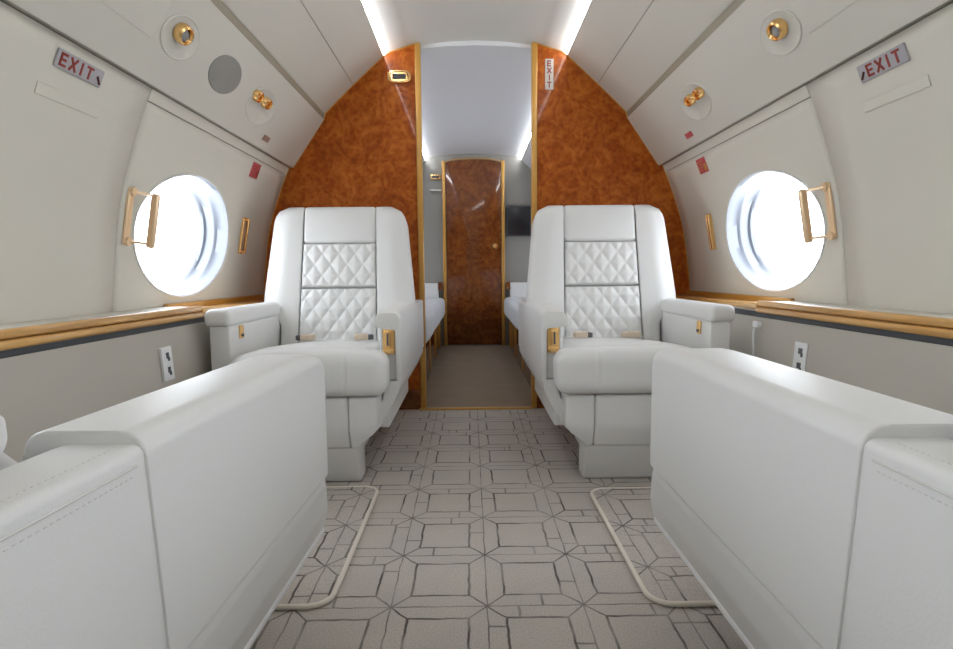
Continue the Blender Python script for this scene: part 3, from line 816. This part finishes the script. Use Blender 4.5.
    for s_, dx in ((1, .115), (-1, -.105)):
        zc = .458-.045*.75+.012
        bm = bmesh.new(); rb(bm, -.028, .028, -.016, .016, -.006, .018, .005)
        b_ = P('belt_buckle', bm, M['beige']); b_.location = (m*dx, .42 if rec < 20 else .38, zc+.010); b_.rotation_euler = (0, 0, s_*.2)
        bm = bmesh.new(); rb(bm, s_*.036-.013, s_*.036+.013, -.013, .013, -.006, .014, .003); P('buckle_end', bm, M['belt'] if s_*m < 0 or m > 0 else M['beige'], b_)
        bm = bmesh.new(); rb(bm, min(0, -s_*.07), max(0, -s_*.07), -.010, .014, -.008, -.003, .002, n=(4, 1, 1), fn=lambda x, y, z: (x, y+x*x*4, z)); P('belt_webbing', bm, M['leather'], b_)
    return root

seat('white leather club seat left of the aisle against the wooden bulkhead, facing the viewer', (-.603, 1.88, 0), 0, 1)
seat('white leather club seat right of the aisle against the wooden bulkhead, facing the viewer', (.533, 1.88, 0), 0, -1, tab=True)
seat('near left white leather seat, seen from behind over its draped armrest', (-.303-.33, 1.025, 0), PI+math.radians(-2), -1, top=.575, aw=.112, tap=.032, rec=44, pv=.425, caplen=.522, lounge=True, zb=.20, fe=.08)
seat('near right white leather seat, seen from behind over its draped armrest', (.307+.33, 1.045, 0), PI, 1, top=.575, aw=.125, tap=.032, rec=44, pv=.425, caplen=.56, lounge=True, zb=.20, fe=.08)

# ------------------------------------------------------------------ far compartment
bm = bmesh.new()
fo = [(1.0, 0), (1.09, .55)]+WALL+[(.925, 1.25), (.765, 1.485)]+UP+[(.418, 1.806), (.30, 1.846), (.15, 1.866), (0, 1.872)]
fo[-4:] = [(.40, 1.84), (0, 1.86)]
poly = [(x, z) for x, z in fo]+[(-x, z) for x, z in fo[-2::-1]]
prism(bm, poly, YE, YE+.04); struct('wall_far', bm, M['aftwall'], smooth=False)
# door with slightly arched head
poly = [(-.265, .01), (.265, .01)]+[(.265*math.cos(a)*1.0, 1.755+.035*math.sin(a)) for a in [PI*k/14 for k in range(15)]]
bm = bmesh.new(); prism(bm, poly, YE-.03, YE+.01, bev=.004)
d3 = struct('door_3', bm, M['burl_dark'], ang=20)
bm = bmesh.new(); lathe(bm, [(0, 0), (.030, 0), (.030, .004), (.012, .008), (.010, .028), (.026, .036), (.030, .048), (.022, .060), (0, .062)], 24)
k_ = obj('door_knob', bm, M['gold'], d3); k_.matrix_world = Matrix.Translation((.205, YE-.031, .965)) @ Matrix.Rotation(PI/2, 4, 'X')
for x in (-.284, .284):
    bm = box(x-.015, x+.015, YE-.045, YE, 0, 1.775, .005); trim(bm, M['gold_trim'])
bm = bmesh.new()
for x0 in (-.02,):
    tube(bm, [(.272*math.cos(a), YE-.036, 1.762+.037*math.sin(a)) for a in [PI*k/14 for k in range(15)]], .005, 6)
trim(bm, M['gold_trim'])
bm = box(-.42, -.31, YE-.02, YE, 1.50, 1.512, .003); trim(bm, M['white'])
e = empty('cabin_sign', (-.362, YE-.004, 1.632)); tag(e, 'small gold-rimmed dark sign left of the far wooden door', 'sign')
obj('frame', box(-.05, .05, -.012, 0, -.024, .024, .006), M['gold'], e)
obj('panel', box(-.036, .036, -.015, -.010, -.012, .012, .002), M['belt'], e)
e = empty('wall_monitor', (.43, YE-.002, 1.205)); tag(e, 'black rectangular monitor on the grey wall right of the far door', 'monitor')
obj('bezel', box(-.115, .125, -.04, 0, -.145, .145, .008), M['black'], e)
obj('screen', box(-.104, .114, -.042, -.036, -.132, .132, .002), M['screen'], e)
for side, nm in ((-1, 'left'), (1, 'right')):
    e = empty('divan', (side*.68, 4.2, 0)); tag(e, 'pale upholstered divan along the %s wall beyond the wooden bulkhead' % nm, 'sofa', 'divans beyond the bulkhead')
    inv = Matrix.Translation((-side*.68, -4.2, 0))
    def sb(x0, x1, *r, **k):
        a, b = sorted((side*x0, side*x1)); bm = box(a, b, *r, **k); bm.transform(inv); return bm
    obj('wooden_base', sb(.325, .84, 3.15, 5.42, .002, .300, .004), M['burl_dark'], e)
    bulge = lambda x, y, z: (x - side*.012*abs(math.sin((y-3.1)/2.3*PI*3)), y, z+.008*abs(math.sin((y-3.1)/2.3*PI*3)))
    obj('seat_cushion', sb(.285, .92, 3.12, 5.40, .295, .475, .045, n=(6, 40, 3), fn=bulge), M['divan'], e, ang=70)
    obj('back_cushion', sb(.84, 1.02, 3.12, 5.40, .47, .62, .05, n=(2, 12, 3)), M['divan'], e)
    ar = obj('arm', sb(.345, .85, 5.40, 5.47, .002, .615, .012), M['leather'], e)
    for q in range(4):
        bm = sb(.318, .328, 3.25+q*.62, 3.265+q*.62, .03, .29, .003); obj('base_batten', bm, M['gold_trim'], e)
    b2 = obj('arm_block', sb(.305, .345, 5.395, 5.44, .55, .625, .004), M['burl_dark'], e)

# ------------------------------------------------------------------ world, camera
w = bpy.data.worlds.new('world'); S.world = w; w.use_nodes = True
bg = w.node_tree.nodes['Background']; bg.inputs[0].default_value = (.93, .97, 1, 1); bg.inputs[1].default_value = 6.0
F = 560; TH = math.atan(51.5/F)
cam = bpy.data.cameras.new('camera'); co = bpy.data.objects.new('camera', cam); COL.objects.link(co); S.camera = co
cam.sensor_fit = 'HORIZONTAL'; cam.sensor_width = 36; cam.lens = F*36/953; cam.clip_start = .02
co.location = (-.035, 0, .71)
yaw = math.atan(5.5/F)
R0 = Matrix.Rotation(-yaw, 4, 'Z') @ Matrix.Rotation(PI/2-TH, 4, 'X') @ Matrix.Rotation(math.radians(-.5), 4, 'Z')
co.matrix_world = Matrix.Translation(co.location) @ R0
S.view_settings.view_transform = 'Standard'; S.view_settings.look = 'None'; S.view_settings.gamma = 1; S.view_settings.use_curve_mapping = False
S.view_settings.exposure = 0.60
S.cycles.max_bounces = 16; S.cycles.diffuse_bounces = 10; S.cycles.glossy_bounces = 4; S.cycles.transparent_max_bounces = 8
S.cycles.sample_clamp_indirect = 8; S.cycles.caustics_reflective = False; S.cycles.caustics_refractive = False
